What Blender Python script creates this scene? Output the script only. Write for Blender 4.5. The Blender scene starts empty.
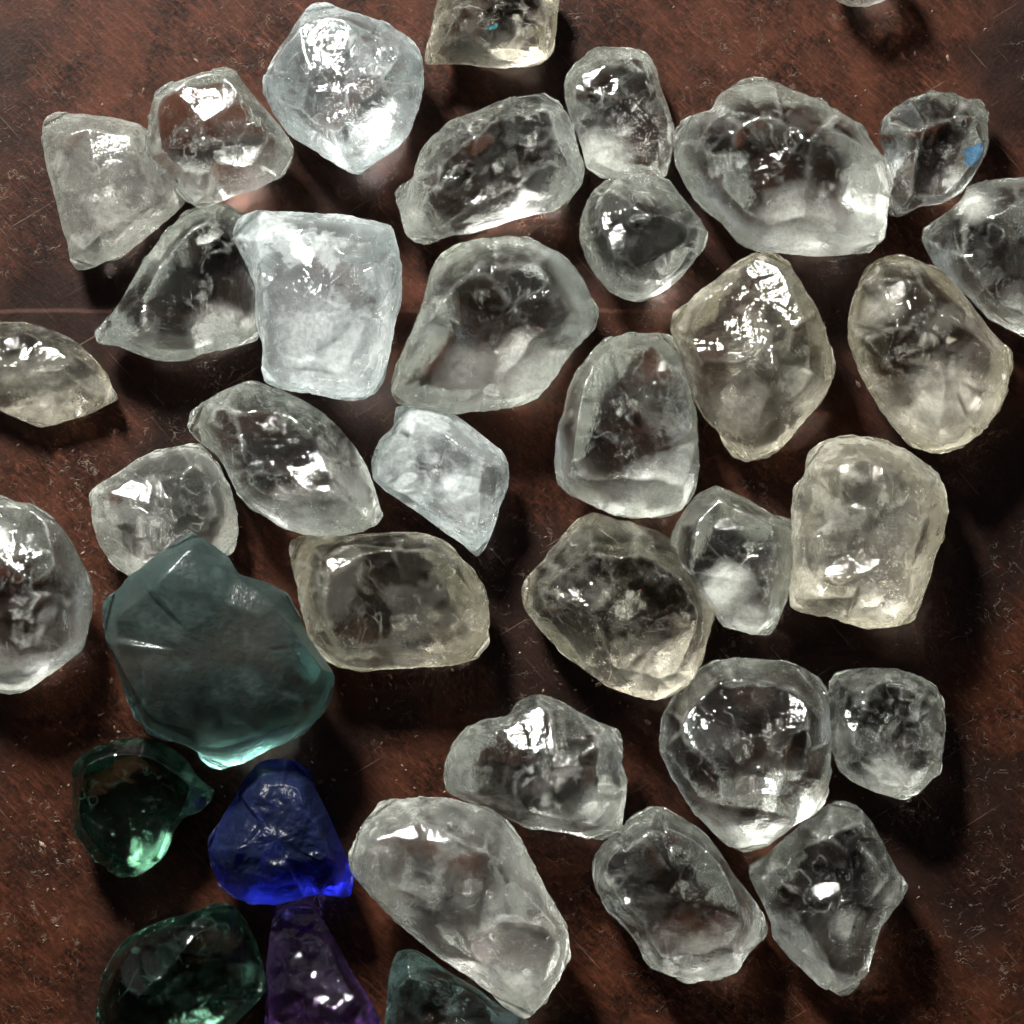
import bpy, math, random
import numpy as np
from mathutils import Vector, noise as mnoise
from mathutils.geometry import delaunay_2d_cdt

sc = bpy.context.scene
sc.render.engine = 'CYCLES'
sc.unit_settings.scale_length = 0.01          # one unit = one centimetre

# ------------------------------------------------------------------ camera
CAMZ = 40.0
cam_d = bpy.data.cameras.new('camera'); cam = bpy.data.objects.new('camera', cam_d)
sc.collection.objects.link(cam); sc.camera = cam
cam.location = (0, 0, CAMZ); cam.rotation_euler = (0, 0, 0)
cam_d.sensor_width = 36; cam_d.sensor_fit = 'HORIZONTAL'
cam_d.lens = 36 * CAMZ / 10.24
cam_d.clip_start = 1; cam_d.clip_end = 500

# ------------------------------------------------------------------ light
world = bpy.data.worlds.new('World'); sc.world = world; world.use_nodes = True
wn = world.node_tree; wn.nodes.clear()
wo = wn.nodes.new('ShaderNodeOutputWorld'); wb = wn.nodes.new('ShaderNodeBackground')
wb.inputs['Color'].default_value = (1.0, 0.99, 0.95, 1); 
wb.inputs['Strength'].default_value = 1.0
wt = wn.nodes.new('ShaderNodeTexCoord')
wd = wn.nodes.new('ShaderNodeVectorMath'); wd.operation = 'DOT_PRODUCT'
wd.inputs[1].default_value = (-0.22, 0.80, 0.55)   # the room is lighter towards the window side
wr = wn.nodes.new('ShaderNodeMapRange'); wr.interpolation_type = 'SMOOTHSTEP'
wr.inputs['From Min'].default_value = 0.45; wr.inputs['From Max'].default_value = 1.0
wr.inputs['To Min'].default_value = 0.006; wr.inputs['To Max'].default_value = 0.34
wn.links.new(wt.outputs['Generated'], wd.inputs[0]); wn.links.new(wd.outputs['Value'], wr.inputs['Value'])
wn.links.new(wr.outputs['Result'], wb.inputs['Strength']); wn.links.new(wb.outputs[0], wo.inputs[0])

def area(name, d, dist, sx, sy, E, col):
    """rectangular lamp in direction d from the table, E = irradiance it gives at normal incidence"""
    L = bpy.data.lights.new(name, 'AREA'); L.shape = 'RECTANGLE'; L.size = sx; L.size_y = sy
    L.color = col; L.energy = E * math.pi * dist * dist
    o = bpy.data.objects.new(name, L); sc.collection.objects.link(o)
    v = Vector(d).normalized(); o.location = v * dist
    o.rotation_euler = v.to_track_quat('Z', 'Y').to_euler()
    return o
area('window_light', (-0.36, 0.80, 0.70), 37, 6.6, 6.6, 12.6, (1.0, 0.985, 0.94))
area('added_side_lamp', (0.75, 0.25, 0.8), 90, 12, 7, 0.09, (0.85, 0.93, 1.0))  # added weak lamp from the side, for richer sparkle
area('added_glint_lamp', (-0.85, -0.15, 0.55), 90, 6, 9, 0.08, (0.9, 0.95, 1.0))  # added small lamp, only there to give extra glints

sc.view_settings.view_transform = 'Standard'; sc.view_settings.look = 'None'
sc.view_settings.exposure = 0.12; sc.view_settings.gamma = 1.0
sc.view_settings.use_curve_mapping = False
cy = sc.cycles
cy.max_bounces = 14; cy.transmission_bounces = 14; cy.glossy_bounces = 8; cy.diffuse_bounces = 2
cy.use_adaptive_sampling = True; cy.adaptive_threshold = 0.03; cy.adaptive_min_samples = 16
cy.transparent_max_bounces = 16
cy.caustics_reflective = True; cy.caustics_refractive = True; cy.blur_glossy = 0.15
cy.sample_clamp_indirect = 40.0; cy.use_denoising = True
try: cy.denoiser = 'OPENIMAGEDENOISE'
except Exception: pass

# ------------------------------------------------------------------ helpers
def nd(nt, t, **kw):
    n = nt.nodes.new(t)
    for k, v in kw.items():
        if k in n.inputs: n.inputs[k].default_value = v
        else: setattr(n, k, v)
    return n
def mapr(nt, src, a, b, c, d, smooth=True):
    n = nt.nodes.new('ShaderNodeMapRange')
    n.interpolation_type = 'SMOOTHSTEP' if smooth else 'LINEAR'
    n.inputs[1].default_value = a; n.inputs[2].default_value = b
    n.inputs[3].default_value = c; n.inputs[4].default_value = d
    nt.links.new(src, n.inputs[0]); return n.outputs[0]
def mth(nt, op, a, b=None, clamp=False):
    n = nt.nodes.new('ShaderNodeMath'); n.operation = op; n.use_clamp = clamp
    for i, v in enumerate((a, b)):
        if v is None: continue
        if isinstance(v, (int, float)): n.inputs[i].default_value = v
        else: nt.links.new(v, n.inputs[i])
    return n.outputs[0]
def mixc(nt, f, a, b):
    n = nt.nodes.new('ShaderNodeMix'); n.data_type = 'RGBA'
    for i, v in ((0, f), (6, a), (7, b)):
        if isinstance(v, (int, float)): n.inputs[i].default_value = v
        elif isinstance(v, tuple): n.inputs[i].default_value = (*v, 1)
        else: nt.links.new(v, n.inputs[i])
    return n.outputs[2]
def newmat(name):
    m = bpy.data.materials.new(name); m.use_nodes = True
    nt = m.node_tree; nt.nodes.clear()
    return m, nt, nt.nodes.new('ShaderNodeOutputMaterial')
def mapping(nt, src, scale, rot=0.0, loc=(0, 0, 0)):
    if rot:
        r = nt.nodes.new('ShaderNodeMapping'); r.inputs['Rotation'].default_value = (0, 0, rot)
        nt.links.new(src, r.inputs[0]); src = r.outputs[0]
    n = nt.nodes.new('ShaderNodeMapping'); n.inputs['Scale'].default_value = scale
    n.inputs['Location'].default_value = loc
    nt.links.new(src, n.inputs[0]); return n.outputs[0]
def noise_tex(nt, vec, scale, detail=4, rough=0.55, dist=0.0):
    n = nd(nt, 'ShaderNodeTexNoise', Scale=scale, Detail=detail, Roughness=rough, Distortion=dist)
    nt.links.new(vec, n.inputs['Vector']); return n.outputs['Fac']

# ------------------------------------------------------------------ table
def table_material():
    m, nt, out = newmat('dark_varnished_wood')
    co = nt.nodes.new('ShaderNodeTexCoord').outputs['Object']
    big = noise_tex(nt, co, 0.35, 3, 0.5)
    mid = noise_tex(nt, mapping(nt, co, (1.0, 1.0, 1)), 1.6, 5, 0.65, 0.4)
    fine = noise_tex(nt, mapping(nt, co, (1.6, 1, 1), 0.9), 16, 5, 0.75)
    fib = noise_tex(nt, mapping(nt, co, (2.2, 9, 1), 0.75), 2.6, 4, 0.75, 0.9)      # diagonal fibres
    fib2 = noise_tex(nt, mapping(nt, co, (2.2, 9, 1), -0.9), 2.4, 4, 0.75, 0.9)
    c = mixc(nt, mapr(nt, mid, 0.36, 0.66, 0, 1), (0.0022, 0.0009, 0.0005), (0.0265, 0.0068, 0.0021))
    c = mixc(nt, mapr(nt, fine, 0.38, 0.68, 0.0, 0.55), c, (0.038, 0.0120, 0.0048))
    c = mixc(nt, mapr(nt, fib, 0.46, 0.70, 0.0, 0.8), c, (0.058, 0.0165, 0.0080))
    c = mixc(nt, mapr(nt, big, 0.44, 0.58, 0.0, 0.8), c, (0.0045, 0.0022, 0.0016))
    # worn dusty marks, short curled strokes in patches
    patch = mapr(nt, noise_tex(nt, co, 0.55, 3, 0.6), 0.46, 0.60, 0, 1)
    v = nd(nt, 'ShaderNodeTexVoronoi', feature='DISTANCE_TO_EDGE', Scale=5.0)
    warp = nt.nodes.new('ShaderNodeTexNoise'); warp.inputs['Scale'].default_value = 3.2; warp.inputs['Detail'].default_value = 4
    nt.links.new(co, warp.inputs['Vector'])
    va = nt.nodes.new('ShaderNodeVectorMath'); va.operation = 'MULTIPLY_ADD'
    nt.links.new(warp.outputs['Color'], va.inputs[0]); va.inputs[1].default_value = (1.1, 1.1, 0); nt.links.new(co, va.inputs[2])
    nt.links.new(va.outputs[0], v.inputs['Vector'])
    stroke = mapr(nt, v.outputs['Distance'], 0.0, 0.035, 1, 0)
    gate = mapr(nt, noise_tex(nt, co, 7.0, 3, 0.7), 0.48, 0.60, 0, 1)
    sm = mth(nt, 'MULTIPLY', mth(nt, 'MULTIPLY', stroke, gate), patch)
    c = mixc(nt, mth(nt, 'MULTIPLY', sm, 0.55), c, (0.13, 0.095, 0.068))
    # fine straight scratches
    def scratches(rot, scale, thr):
        s = nd(nt, 'ShaderNodeTexNoise', Scale=scale, Detail=1.0, Roughness=0.4)
        nt.links.new(mapping(nt, co, (0.9, 26, 1), rot), s.inputs['Vector'])
        return mapr(nt, s.outputs['Fac'], thr, thr + 0.05, 0, 1)
    sg = mapr(nt, noise_tex(nt, co, 0.4, 2, 0.5), 0.44, 0.60, 0, 1)
    sc1 = mth(nt, 'MULTIPLY', mth(nt, 'MAXIMUM', scratches(0.85, 1.3, 0.70), scratches(-0.55, 1.1, 0.71)), sg)
    c = mixc(nt, mth(nt, 'MULTIPLY', sc1, 0.22), c, (0.18, 0.12, 0.09))
    # the fine seam that crosses the board
    sep = nt.nodes.new('ShaderNodeSeparateXYZ'); nt.links.new(co, sep.inputs[0])
    wob = mth(nt, 'MULTIPLY', noise_tex(nt, mapping(nt, co, (1, 0.001, 1)), 0.7, 3), 0.14)
    dy = mth(nt, 'ABSOLUTE', mth(nt, 'SUBTRACT', mth(nt, 'ADD', sep.outputs['Y'], wob), 2.08))
    seam = mapr(nt, dy, 0.008, 0.03, 1, 0)
    seam = mth(nt, 'MULTIPLY', seam, mapr(nt, sep.outputs['X'], 1.0, 2.2, 1, 0))
    c = mixc(nt, mth(nt, 'MULTIPLY', seam, 0.10), c, (0.25, 0.13, 0.09))
    b = nt.nodes.new('ShaderNodeBsdfPrincipled'); nt.links.new(c, b.inputs['Base Color'])
    rg = mapr(nt, mid, 0.25, 0.75, 0.36, 0.55)
    nt.links.new(mth(nt, 'ADD', rg, mth(nt, 'MULTIPLY', sm, 0.3)), b.inputs['Roughness'])
    b.inputs['Specular IOR Level'].default_value = 0.13
    h = mth(nt, 'ADD', mth(nt, 'MULTIPLY', fine, 0.6), mth(nt, 'MULTIPLY', mth(nt, 'ADD', fib, fib2), 0.5))
    h = mth(nt, 'ADD', h, mth(nt, 'MULTIPLY', sm, 0.8)); h = mth(nt, 'SUBTRACT', h, mth(nt, 'MULTIPLY', sc1, 0.3))
    bp = nd(nt, 'ShaderNodeBump', Strength=0.6, Distance=0.009); nt.links.new(h, bp.inputs['Height'])
    nt.links.new(bp.outputs[0], b.inputs['Normal']); nt.links.new(b.outputs[0], out.inputs[0])
    return m
def table():
    S, n = 16.0, 2
    me = bpy.data.meshes.new('table_top')
    z0 = -1.5
    vs = [(-S, -S, 0), (S, -S, 0), (S, S, 0), (-S, S, 0), (-S, -S, z0), (S, -S, z0), (S, S, z0), (-S, S, z0)]
    fs = [(0, 1, 2, 3), (7, 6, 5, 4), (0, 4, 5, 1), (1, 5, 6, 2), (2, 6, 7, 3), (3, 7, 4, 0)]
    me.from_pydata(vs, [], fs); me.update()
    o = bpy.data.objects.new('table_top', me); sc.collection.objects.link(o)
    me.materials.append(table_material())
    o['kind'] = 'structure'; o['label'] = 'dark reddish brown varnished wooden table top, scratched and dusty'
    return o
table()

# ------------------------------------------------------------------ gem materials
def gem_material(name, tint, dens, rough=0.0, skin=(0.72, 0.75, 0.72), ior=1.56, body=(1, 1, 1)):
    m, nt, out = newmat(name)
    co = nt.nodes.new('ShaderNodeTexCoord').outputs['Object']
    at = nt.nodes.new('ShaderNodeAttribute'); at.attribute_name = 'skin'
    pit = noise_tex(nt, co, 17, 3, 0.7)
    bp = nd(nt, 'ShaderNodeBump', Strength=0.5, Distance=0.018); nt.links.new(pit, bp.inputs['Height'])
    g = nd(nt, 'ShaderNodeBsdfGlass', IOR=ior, Color=(*body, 1), Roughness=rough)
    nt.links.new(bp.outputs[0], g.inputs['Normal'])
    tr = nd(nt, 'ShaderNodeBsdfTranslucent', Color=(*skin, 1)); df = nd(nt, 'ShaderNodeBsdfDiffuse', Color=(*skin, 1))
    rf = nd(nt, 'ShaderNodeBsdfRefraction', Color=(1, 1, 1, 1), Roughness=0.35, IOR=ior)
    for x in (tr, df, rf): nt.links.new(bp.outputs[0], x.inputs['Normal'])
    mx = nd(nt, 'ShaderNodeMixShader', Fac=0.42); nt.links.new(tr.outputs[0], mx.inputs[1]); nt.links.new(df.outputs[0], mx.inputs[2])
    mx2 = nd(nt, 'ShaderNodeMixShader', Fac=0.22); nt.links.new(mx.outputs[0], mx2.inputs[1]); nt.links.new(rf.outputs[0], mx2.inputs[2])
    f = mth(nt, 'MULTIPLY', at.outputs['Fac'], mapr(nt, pit, 0.35, 0.65, 0.8, 1.15), True)
    mf = nt.nodes.new('ShaderNodeMixShader'); nt.links.new(f, mf.inputs[0])
    nt.links.new(g.outputs[0], mf.inputs[1]); nt.links.new(mx2.outputs[0], mf.inputs[2])
    nt.links.new(mf.outputs[0], out.inputs['Surface'])
    if dens > 0:
        ab = nd(nt, 'ShaderNodeVolumeAbsorption', Color=(*tint, 1), Density=dens)
        nt.links.new(ab.outputs[0], out.inputs['Volume'])
    return m

def fracture_glint_material(col=None, white=False):
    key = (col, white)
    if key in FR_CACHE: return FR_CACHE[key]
    m, nt, out = newmat('painted_colour_spark' if col else 'painted_edge_glow' if white else 'silvery_fracture'); FR_CACHE[key] = m  # white sheets imitate light glowing at lower edges, coloured ones imitate sparks
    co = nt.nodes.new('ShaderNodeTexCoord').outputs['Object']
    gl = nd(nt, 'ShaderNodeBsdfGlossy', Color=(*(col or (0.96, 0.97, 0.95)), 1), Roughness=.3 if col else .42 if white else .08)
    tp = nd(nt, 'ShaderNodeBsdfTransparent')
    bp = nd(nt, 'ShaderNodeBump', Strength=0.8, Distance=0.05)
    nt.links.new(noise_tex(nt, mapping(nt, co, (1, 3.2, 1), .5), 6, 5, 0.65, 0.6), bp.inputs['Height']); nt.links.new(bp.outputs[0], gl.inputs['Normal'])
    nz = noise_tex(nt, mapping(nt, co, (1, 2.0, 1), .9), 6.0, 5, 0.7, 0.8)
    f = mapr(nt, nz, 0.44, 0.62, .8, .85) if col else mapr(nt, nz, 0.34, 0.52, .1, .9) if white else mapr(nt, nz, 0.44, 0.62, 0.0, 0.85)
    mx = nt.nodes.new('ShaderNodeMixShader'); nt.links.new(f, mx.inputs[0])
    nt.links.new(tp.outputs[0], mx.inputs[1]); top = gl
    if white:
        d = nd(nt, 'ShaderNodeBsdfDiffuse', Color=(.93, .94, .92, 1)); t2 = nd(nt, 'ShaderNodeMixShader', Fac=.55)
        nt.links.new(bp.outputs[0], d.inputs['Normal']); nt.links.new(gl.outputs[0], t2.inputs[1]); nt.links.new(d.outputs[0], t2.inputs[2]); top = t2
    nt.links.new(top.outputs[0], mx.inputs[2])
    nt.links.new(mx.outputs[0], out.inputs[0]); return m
FR_CACHE = {}
FRACT = fracture_glint_material()

# ------------------------------------------------------------------ gem geometry
CROP = {'A': (0, 0, 400), 'B': (350, 0, 400), 'C': (650, 0, 374), 'D': (0, 350, 400), 'E': (350, 350, 400),
        'F': (650, 374, 374), 'G': (0, 674, 350), 'H': (340, 674, 350), 'I': (650, 674, 350), 'P': (0, 0, 1024)}
def pts(crop, s):
    ox, oy, w = CROP[crop]; k = w / 1024
    a = np.array([[float(v) for v in p.split(',')] for p in s.split()])
    return a[:, :2] * k + np.array([ox, oy]), (a[:, 2] if a.shape[1] > 2 else None)
def to_world(p, z):
    q = np.empty_like(p); s = (CAMZ - z) / CAMZ / 100
    q[:, 0] = (p[:, 0] - 512) * s; q[:, 1] = (512 - p[:, 1]) * s
    return q
def dense_outline(p, n):
    """closed outline -> n points at equal steps, corners kept fairly crisp"""
    m = len(p); out = []
    for i in range(m):
        p0, p1, p2, p3 = p[i - 1], p[i], p[(i + 1) % m], p[(i + 2) % m]
        for t in np.linspace(0, 1, 8, endpoint=False):
            c = 0.5 * ((2 * p1) + (-p0 + p2) * t + (2 * p0 - 5 * p1 + 4 * p2 - p3) * t * t + (-p0 + 3 * p1 - 3 * p2 + p3) * t ** 3)
            out.append(0.4 * c + 0.6 * (p1 * (1 - t) + p2 * t))
    out = np.array(out); d = np.r_[0, np.cumsum(np.linalg.norm(np.roll(out, -1, 0) - out, axis=1))]
    cl = np.vstack([out, out[:1]]); t = np.linspace(0, d[-1], n, endpoint=False)
    return np.stack([np.interp(t, d, cl[:, 0]), np.interp(t, d, cl[:, 1])], 1)
def facet_field(base_pts, base_h, edges, q, fallback):
    co, ed, fc, ov, oe, of = delaunay_2d_cdt([Vector(p) for p in base_pts], edges, [], 0, 1e-6)
    hs = np.array([np.mean([base_h[k] for k in o]) if len(o) else fallback for o in ov])
    C = np.array([tuple(c) for c in co]); out = np.full(len(q), np.nan)
    for f in fc:
        a, b, c = (C[i] for i in f[:3])
        den = (b[1] - c[1]) * (a[0] - c[0]) + (c[0] - b[0]) * (a[1] - c[1])
        if abs(den) < 1e-12: continue
        w0 = ((b[1] - c[1]) * (q[:, 0] - c[0]) + (c[0] - b[0]) * (q[:, 1] - c[1])) / den
        w1 = ((c[1] - a[1]) * (q[:, 0] - c[0]) + (a[0] - c[0]) * (q[:, 1] - c[1])) / den
        w2 = 1 - w0 - w1; ok = (w0 > -1e-4) & (w1 > -1e-4) & (w2 > -1e-4)
        v = w0 * hs[f[0]] + w1 * hs[f[1]] + w2 * hs[f[2]]
        out[ok] = v[ok]
    out[np.isnan(out)] = fallback
    return out
NA, NR = 230, 60
def fbm(P, s, off, octv=4, H=0.9):
    return np.array([mnoise.fractal((p[0] * s + off, p[1] * s - off, p[2] * s + off * .5), H, 2.1, octv) for p in P])

def gem(name, crop, outline, label, cat, mat, H=1.1, eq=0.42, z=0.0, tilt=(0, 0), ridges=(), scoops=(), spots=(), glow=False, glint=(), seed=1,
        facet=0.6, lump=None, plateau=0.55, nf=6, squash=2.3, group='loose rough crystals spread on the table'):
    rnd = random.Random(seed * 77 + 5); mat, sp_ = mat
    lump = sp_['lump'] if lump is None else lump
    op, _ = pts(crop, outline)
    ze = z + eq * H
    w = to_world(op, ze)
    if (w[:, 0] * np.roll(w[:, 1], -1) - np.roll(w[:, 0], -1) * w[:, 1]).sum() < 0: w = w[::-1]
    lo, hi = w.min(0), w.max(0); cx = (lo + hi) / 2
    ol = dense_outline(w, NA)
    cen = 0.5 * ol.mean(0) + 0.5 * cx
    size = float(np.linalg.norm(hi - lo)) / 2
    # equator wobble
    ez = np.array([mnoise.noise((p[0] * 1.3 + seed * 9.1, p[1] * 1.3, seed * 3.3)) for p in ol]) * 0.22 * H
    jit = np.array([mnoise.fractal((p[0] * 7, p[1] * 7, seed * 4.1), 0.6, 2.1, 4) for p in ol]) * 0.013
    ol = ol + (ol - cen) * jit[:, None]
    th = np.linspace(0, math.pi / 2, NR + 1)[1:]          # from the centre out
    s = np.sin(th) ** 0.85
    grid = cen + (ol - cen)[None] * s[:, None, None]        # NR x NA x 2
    Q = np.vstack([cen[None], grid.reshape(-1, 2)])
    S = np.r_[0, np.repeat(s, NA)]
    def side(top):
        k = rnd.randint(5, 8); base, hh, ed = [], [], []
        sel = np.linspace(0, NA, 14, endpoint=False).astype(int)
        for i in sel: base.append(ol[i] + (ol[i] - cen) * 0.02); hh.append(0.0)
        nb = len(base)
        for i in range(nb): ed.append((i, (i + 1) % nb))
        if top and ridges:
            for rc in ridges:
                rp, rh = pts(crop, rc); rw = to_world(rp, z + H * 0.85)
                b0 = len(base)
                for p, h_ in zip(rw, rh): base.append(p); hh.append(h_)
                for i in range(len(rw) - 1): ed.append((b0 + i, b0 + i + 1))
        else:
            a0 = rnd.random() * 6.28
            for i in range(k):                              # irregular plateau corners
                a = int(((a0 + i * 6.28 / k + rnd.uniform(-.3, .3)) % 6.28) / 6.28 * NA) % NA
                base.append(cen + (ol[a] - cen) * rnd.uniform(plateau - .15, plateau + .2)); hh.append(rnd.uniform(0.62, 0.98))
            for i in range(rnd.randint(1, 3)):
                a = rnd.randrange(NA); base.append(cen + (ol[a] - cen) * rnd.uniform(0, 0.35)); hh.append(rnd.uniform(0.75, 1.12))
        wv = np.array([mnoise.noise_vector((p[0] * 1.7 + seed, p[1] * 1.7, seed * 2.2 + top)) for p in Q])[:, :2] * 0.05 * size
        Qw = Q + wv * (1 - S ** 6)[:, None]
        F = facet_field(base, hh, ed, Qw, 0.3)
        # a many-sided broken dome: planes that touch the dome at scattered points
        dome = np.full(len(Q), 9.0); nrm = ol - cen; u = (Qw - cen) / size
        for i in range(sp_['planes']):
            a = rnd.uniform(0, 6.283); rr = math.sqrt(rnd.uniform(0.0, 0.92)); j = int(a / 6.2832 * NA) % NA
            pt = (ol[j] - cen) * rr / size; d = pt / (np.linalg.norm(pt) + 1e-6)
            rl = np.linalg.norm(ol[j] - cen) / size
            h0 = (1 - rr ** squash) ** 0.55
            sl = min(2.6, 0.55 * squash * rr ** (squash - 1) * (1 - rr ** squash) ** -0.45) / rl * rnd.uniform(.75, 1.2)
            dome = np.minimum(dome, h0 * rnd.uniform(.9, 1.03) - sl * ((u - pt) @ d))
        edge = (1 - S ** 8).clip(0) ** 0.5
        if not top: sm_ = (1 - S ** squash).clip(0) ** 0.55; dome = dome.clip(0) * .75 + sm_ * .25 if not glow else dome.clip(0) * .08 + sm_ * .92
        kk = np.array([rnd.uniform(1.3, 5.5) for _ in range(rnd.randint(5, 9))]); ang = np.arange(NA) / NA * len(kk)
        ka = kk[ang.astype(int) % len(kk)]; ka = np.r_[3.0, np.tile(ka, NR)]        # some sides steep, some thin and flat
        dome = np.minimum(dome.clip(0.0), ka * (1 - S) + .02)
        fw = facet if top else facet * (.3 if glow else .7)
        h = (fw * F + (1 - fw) * dome) * (0.85 + 0.15 * edge) + 0.035 * edge
        if top:
            for sx, sy, r, dpt in scoops:                   # conchoidal hollows
                sp, _ = pts(crop, '%f,%f' % (sx, sy)); p = to_world(sp, ze)[0]; dpt *= .55; rr = 1.5 * r * CROP[crop][2] / 1024 / 100
                el = rnd.uniform(0, 3.14); E_ = (Q + wv * 1.5 - p) @ np.array(((math.cos(el), -math.sin(el)), (math.sin(el), math.cos(el)))) * np.array((.75, 1.35))
                d = np.linalg.norm(E_, axis=1) / rr
                hp = h[int(np.argmin(d))]
                h = np.where(S < .97, np.minimum(h, hp - dpt + (dpt + .12) * d ** 2 + .003 * np.sin(d * 16)), h)
        ncut = ((rnd.randint(2, 4) if ridges else rnd.randint(5, 8)) if sp_['scars'] else 0) if top else (1 if glow else rnd.randint(2, 4))
        for _ in range(ncut):                                # cleavage cuts: flat or faintly shell-shaped faces with crisp edges
            a = rnd.randrange(NA); p = cen + (ol[a] - cen) * rnd.uniform(.2, .8); i0 = int(np.argmin(((Q - p) ** 2).sum(1)))
            dr = (ol[a] - cen); dr = dr / np.linalg.norm(dr); t_ = rnd.uniform(-.7, .7); ct, st_ = math.cos(t_), math.sin(t_)
            dr = np.array((dr[0] * ct - dr[1] * st_, dr[0] * st_ + dr[1] * ct)); k_ = rnd.uniform(.15, 1.3)
            X_ = (Q - p) / size; u_ = X_ @ dr; v_ = X_ @ np.array((-dr[1], dr[0]))
            pl = h[i0] - rnd.uniform(.03, .10) - k_ * u_ + rnd.uniform(.0, .5) * v_ ** 2 + rnd.uniform(0, .35) * u_ ** 2 + .0012 * np.sin(u_ * 55 + 3 * v_)
            h = np.where(S < .985, np.minimum(h, np.maximum(pl, .04)), h)
        # chips: small tilted flakes
        K = sp_['chips']
        if K and sp_['chip'] > 0:
            sd = np.array([cen + (ol[rnd.randrange(NA)] - cen) * math.sqrt(rnd.random()) for _ in range(K)])
            tv = np.array([(rnd.gauss(0, 1), rnd.gauss(0, 1)) for _ in range(K)])
            D = np.linalg.norm((Q + wv * 1.2)[:, None] - sd[None], axis=2); o2 = np.argsort(D, 1)[:, :2]; i1, i2 = o2[:, 0], o2[:, 1]
            def fl(i): return ((Q - sd[i]) * tv[i]).sum(1) / size
            d1, d2 = D[np.arange(len(Q)), i1], D[np.arange(len(Q)), i2]
            wgt = (0.5 + (d2 - d1) / (size * .06) * 0.5).clip(0, 1)
            h = h + sp_['chip'] * (1 if top or not glow else .3) * (fl(i1) * wgt + fl(i2) * (1 - wgt)) * (1 - S ** 8)
        G = h[1:].reshape(NR, NA)
        G2 = G.copy(); G2[1:-1] = 0.8 * G[1:-1] + 0.1 * (G[:-2] + G[2:])
        wa = np.linspace(.5, .12, NR)[:, None]; G = (1 - wa) * G2 + wa * .5 * (np.roll(G2, 1, 1) + np.roll(G2, -1, 1))
        G[-1] = 0
        for r_ in range(4): G[r_] = G[r_] * (r_ + 1) / 5 + G[r_].mean() * (4 - r_) / 5
        h[0] = G[0].mean(); h[1:] = G.ravel()
        # worn crests: how far a point stands above its surroundings
        B = sum(np.roll(G, k, 1) for k in (-4, -2, 2, 4)) / 4; B2 = G.copy(); B2[3:-3] = (G[:-6] + G[6:] + G[1:-5] + G[5:-1]) / 4
        cr = ((G - B) * np.linspace(2.0, 1, NR)[:, None] + (G - B2)).clip(-.05, .2); cr[:3] = 0; cr[-4:] = 0
        crest.append(np.r_[0, ((cr - .006) * 22).clip(0, 1).ravel()])
        P3 = np.c_[Q, h * H * .6]
        fs_ = .30 if top else 1.5 if not glow else .7
        h = h + fs_ * (lump * fbm(P3, 1.8, seed * 5.7 + top, 3, 0.9) + sp_['fine'] * fbm(P3, 7.0, seed * 3.1 + top, 3, 0.8)) * (1 - S ** 8)
        return h
    crest = []
    ht = side(True); hb = side(False)
    ezg = np.r_[ez.mean(), np.tile(ez, NR)] * S ** 2
    tl = tilt[0] * (Q[:, 0] - cen[0]) + tilt[1] * (Q[:, 1] - cen[1])
    zt = eq * H + ezg + ht * (1 - eq) * H + tl
    zb = eq * H + ezg - hb * eq * H + tl
    # shift so that it rests on what is under it
    base = zb.min(); zt += z - base + .004; zb += z - base + .004
    org = Vector((cen[0], cen[1], z))
    n1 = 1 + NR * NA
    V = []
    for i in range(n1): V.append((Q[i, 0] - org.x, Q[i, 1] - org.y, zt[i] - org.z))
    rim0 = 1 + (NR - 1) * NA
    idx = {}
    for i in range(n1):
        if i >= rim0: idx[i] = i
        else: idx[i] = len(V); V.append((Q[i, 0] - org.x, Q[i, 1] - org.y, zb[i] - org.z))
    Fc = []
    for j in range(NA):
        k = (j + 1) % NA
        Fc.append((0, 1 + j, 1 + k)); Fc.append((idx[0], idx[1 + k], idx[1 + j]))
        for r in range(NR - 1):
            a, b, c, d = 1 + r * NA + j, 1 + (r + 1) * NA + j, 1 + (r + 1) * NA + k, 1 + r * NA + k
            Fc.append((a, b, c, d)); Fc.append((idx[d], idx[c], idx[b], idx[a]))
    me = bpy.data.meshes.new('stone_body'); me.from_pydata(V, [], Fc); me.update()
    me.polygons.foreach_set('use_smooth', [True] * len(me.polygons))
    att = me.attributes.new('skin', 'FLOAT', 'POINT')
    VV = np.array(V); S2 = np.r_[S, S[:rim0]]
    rimf = ((S2 - 0.78) / 0.22).clip(0, 1) ** 1.8
    fr = np.clip((fbm(VV, 2.3, seed * 7.9, 5, 0.7) - sp_['fthr']) / 0.35, 0, 1)
    fr2 = np.clip(fbm(VV, 6.0, seed * 2.9, 3, 0.8) * 0.9 + 0.6, 0.1, 1.4)
    top_ = np.r_[np.ones(n1), np.zeros(len(V) - n1)]
    sk = (sp_['milk'] + sp_['frost'] * fr + sp_['rim'] * .8 * rimf * fr2) * (0.25 + 0.75 * top_)
    v1 = np.abs(fbm(VV, 1.4, seed * 4.3, 3, .9)); v2 = np.abs(fbm(VV, 1.9, seed * 8.7 + 3, 3, .9)); g_ = fbm(VV, 1.1, seed * 1.7, 2, 1.0)
    sk = sk + sp_['vein'] * np.maximum((1 - v1 / .028).clip(0, 1) * (g_ > -.05), (1 - v2 / .022).clip(0, 1) * (g_ < .12)) * fr2   # healed crack lines
    cr_ = np.r_[crest[0], crest[1][:rim0]]
    sk = sk + sp_['crest'] * cr_[:len(sk)] * fr2
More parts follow.
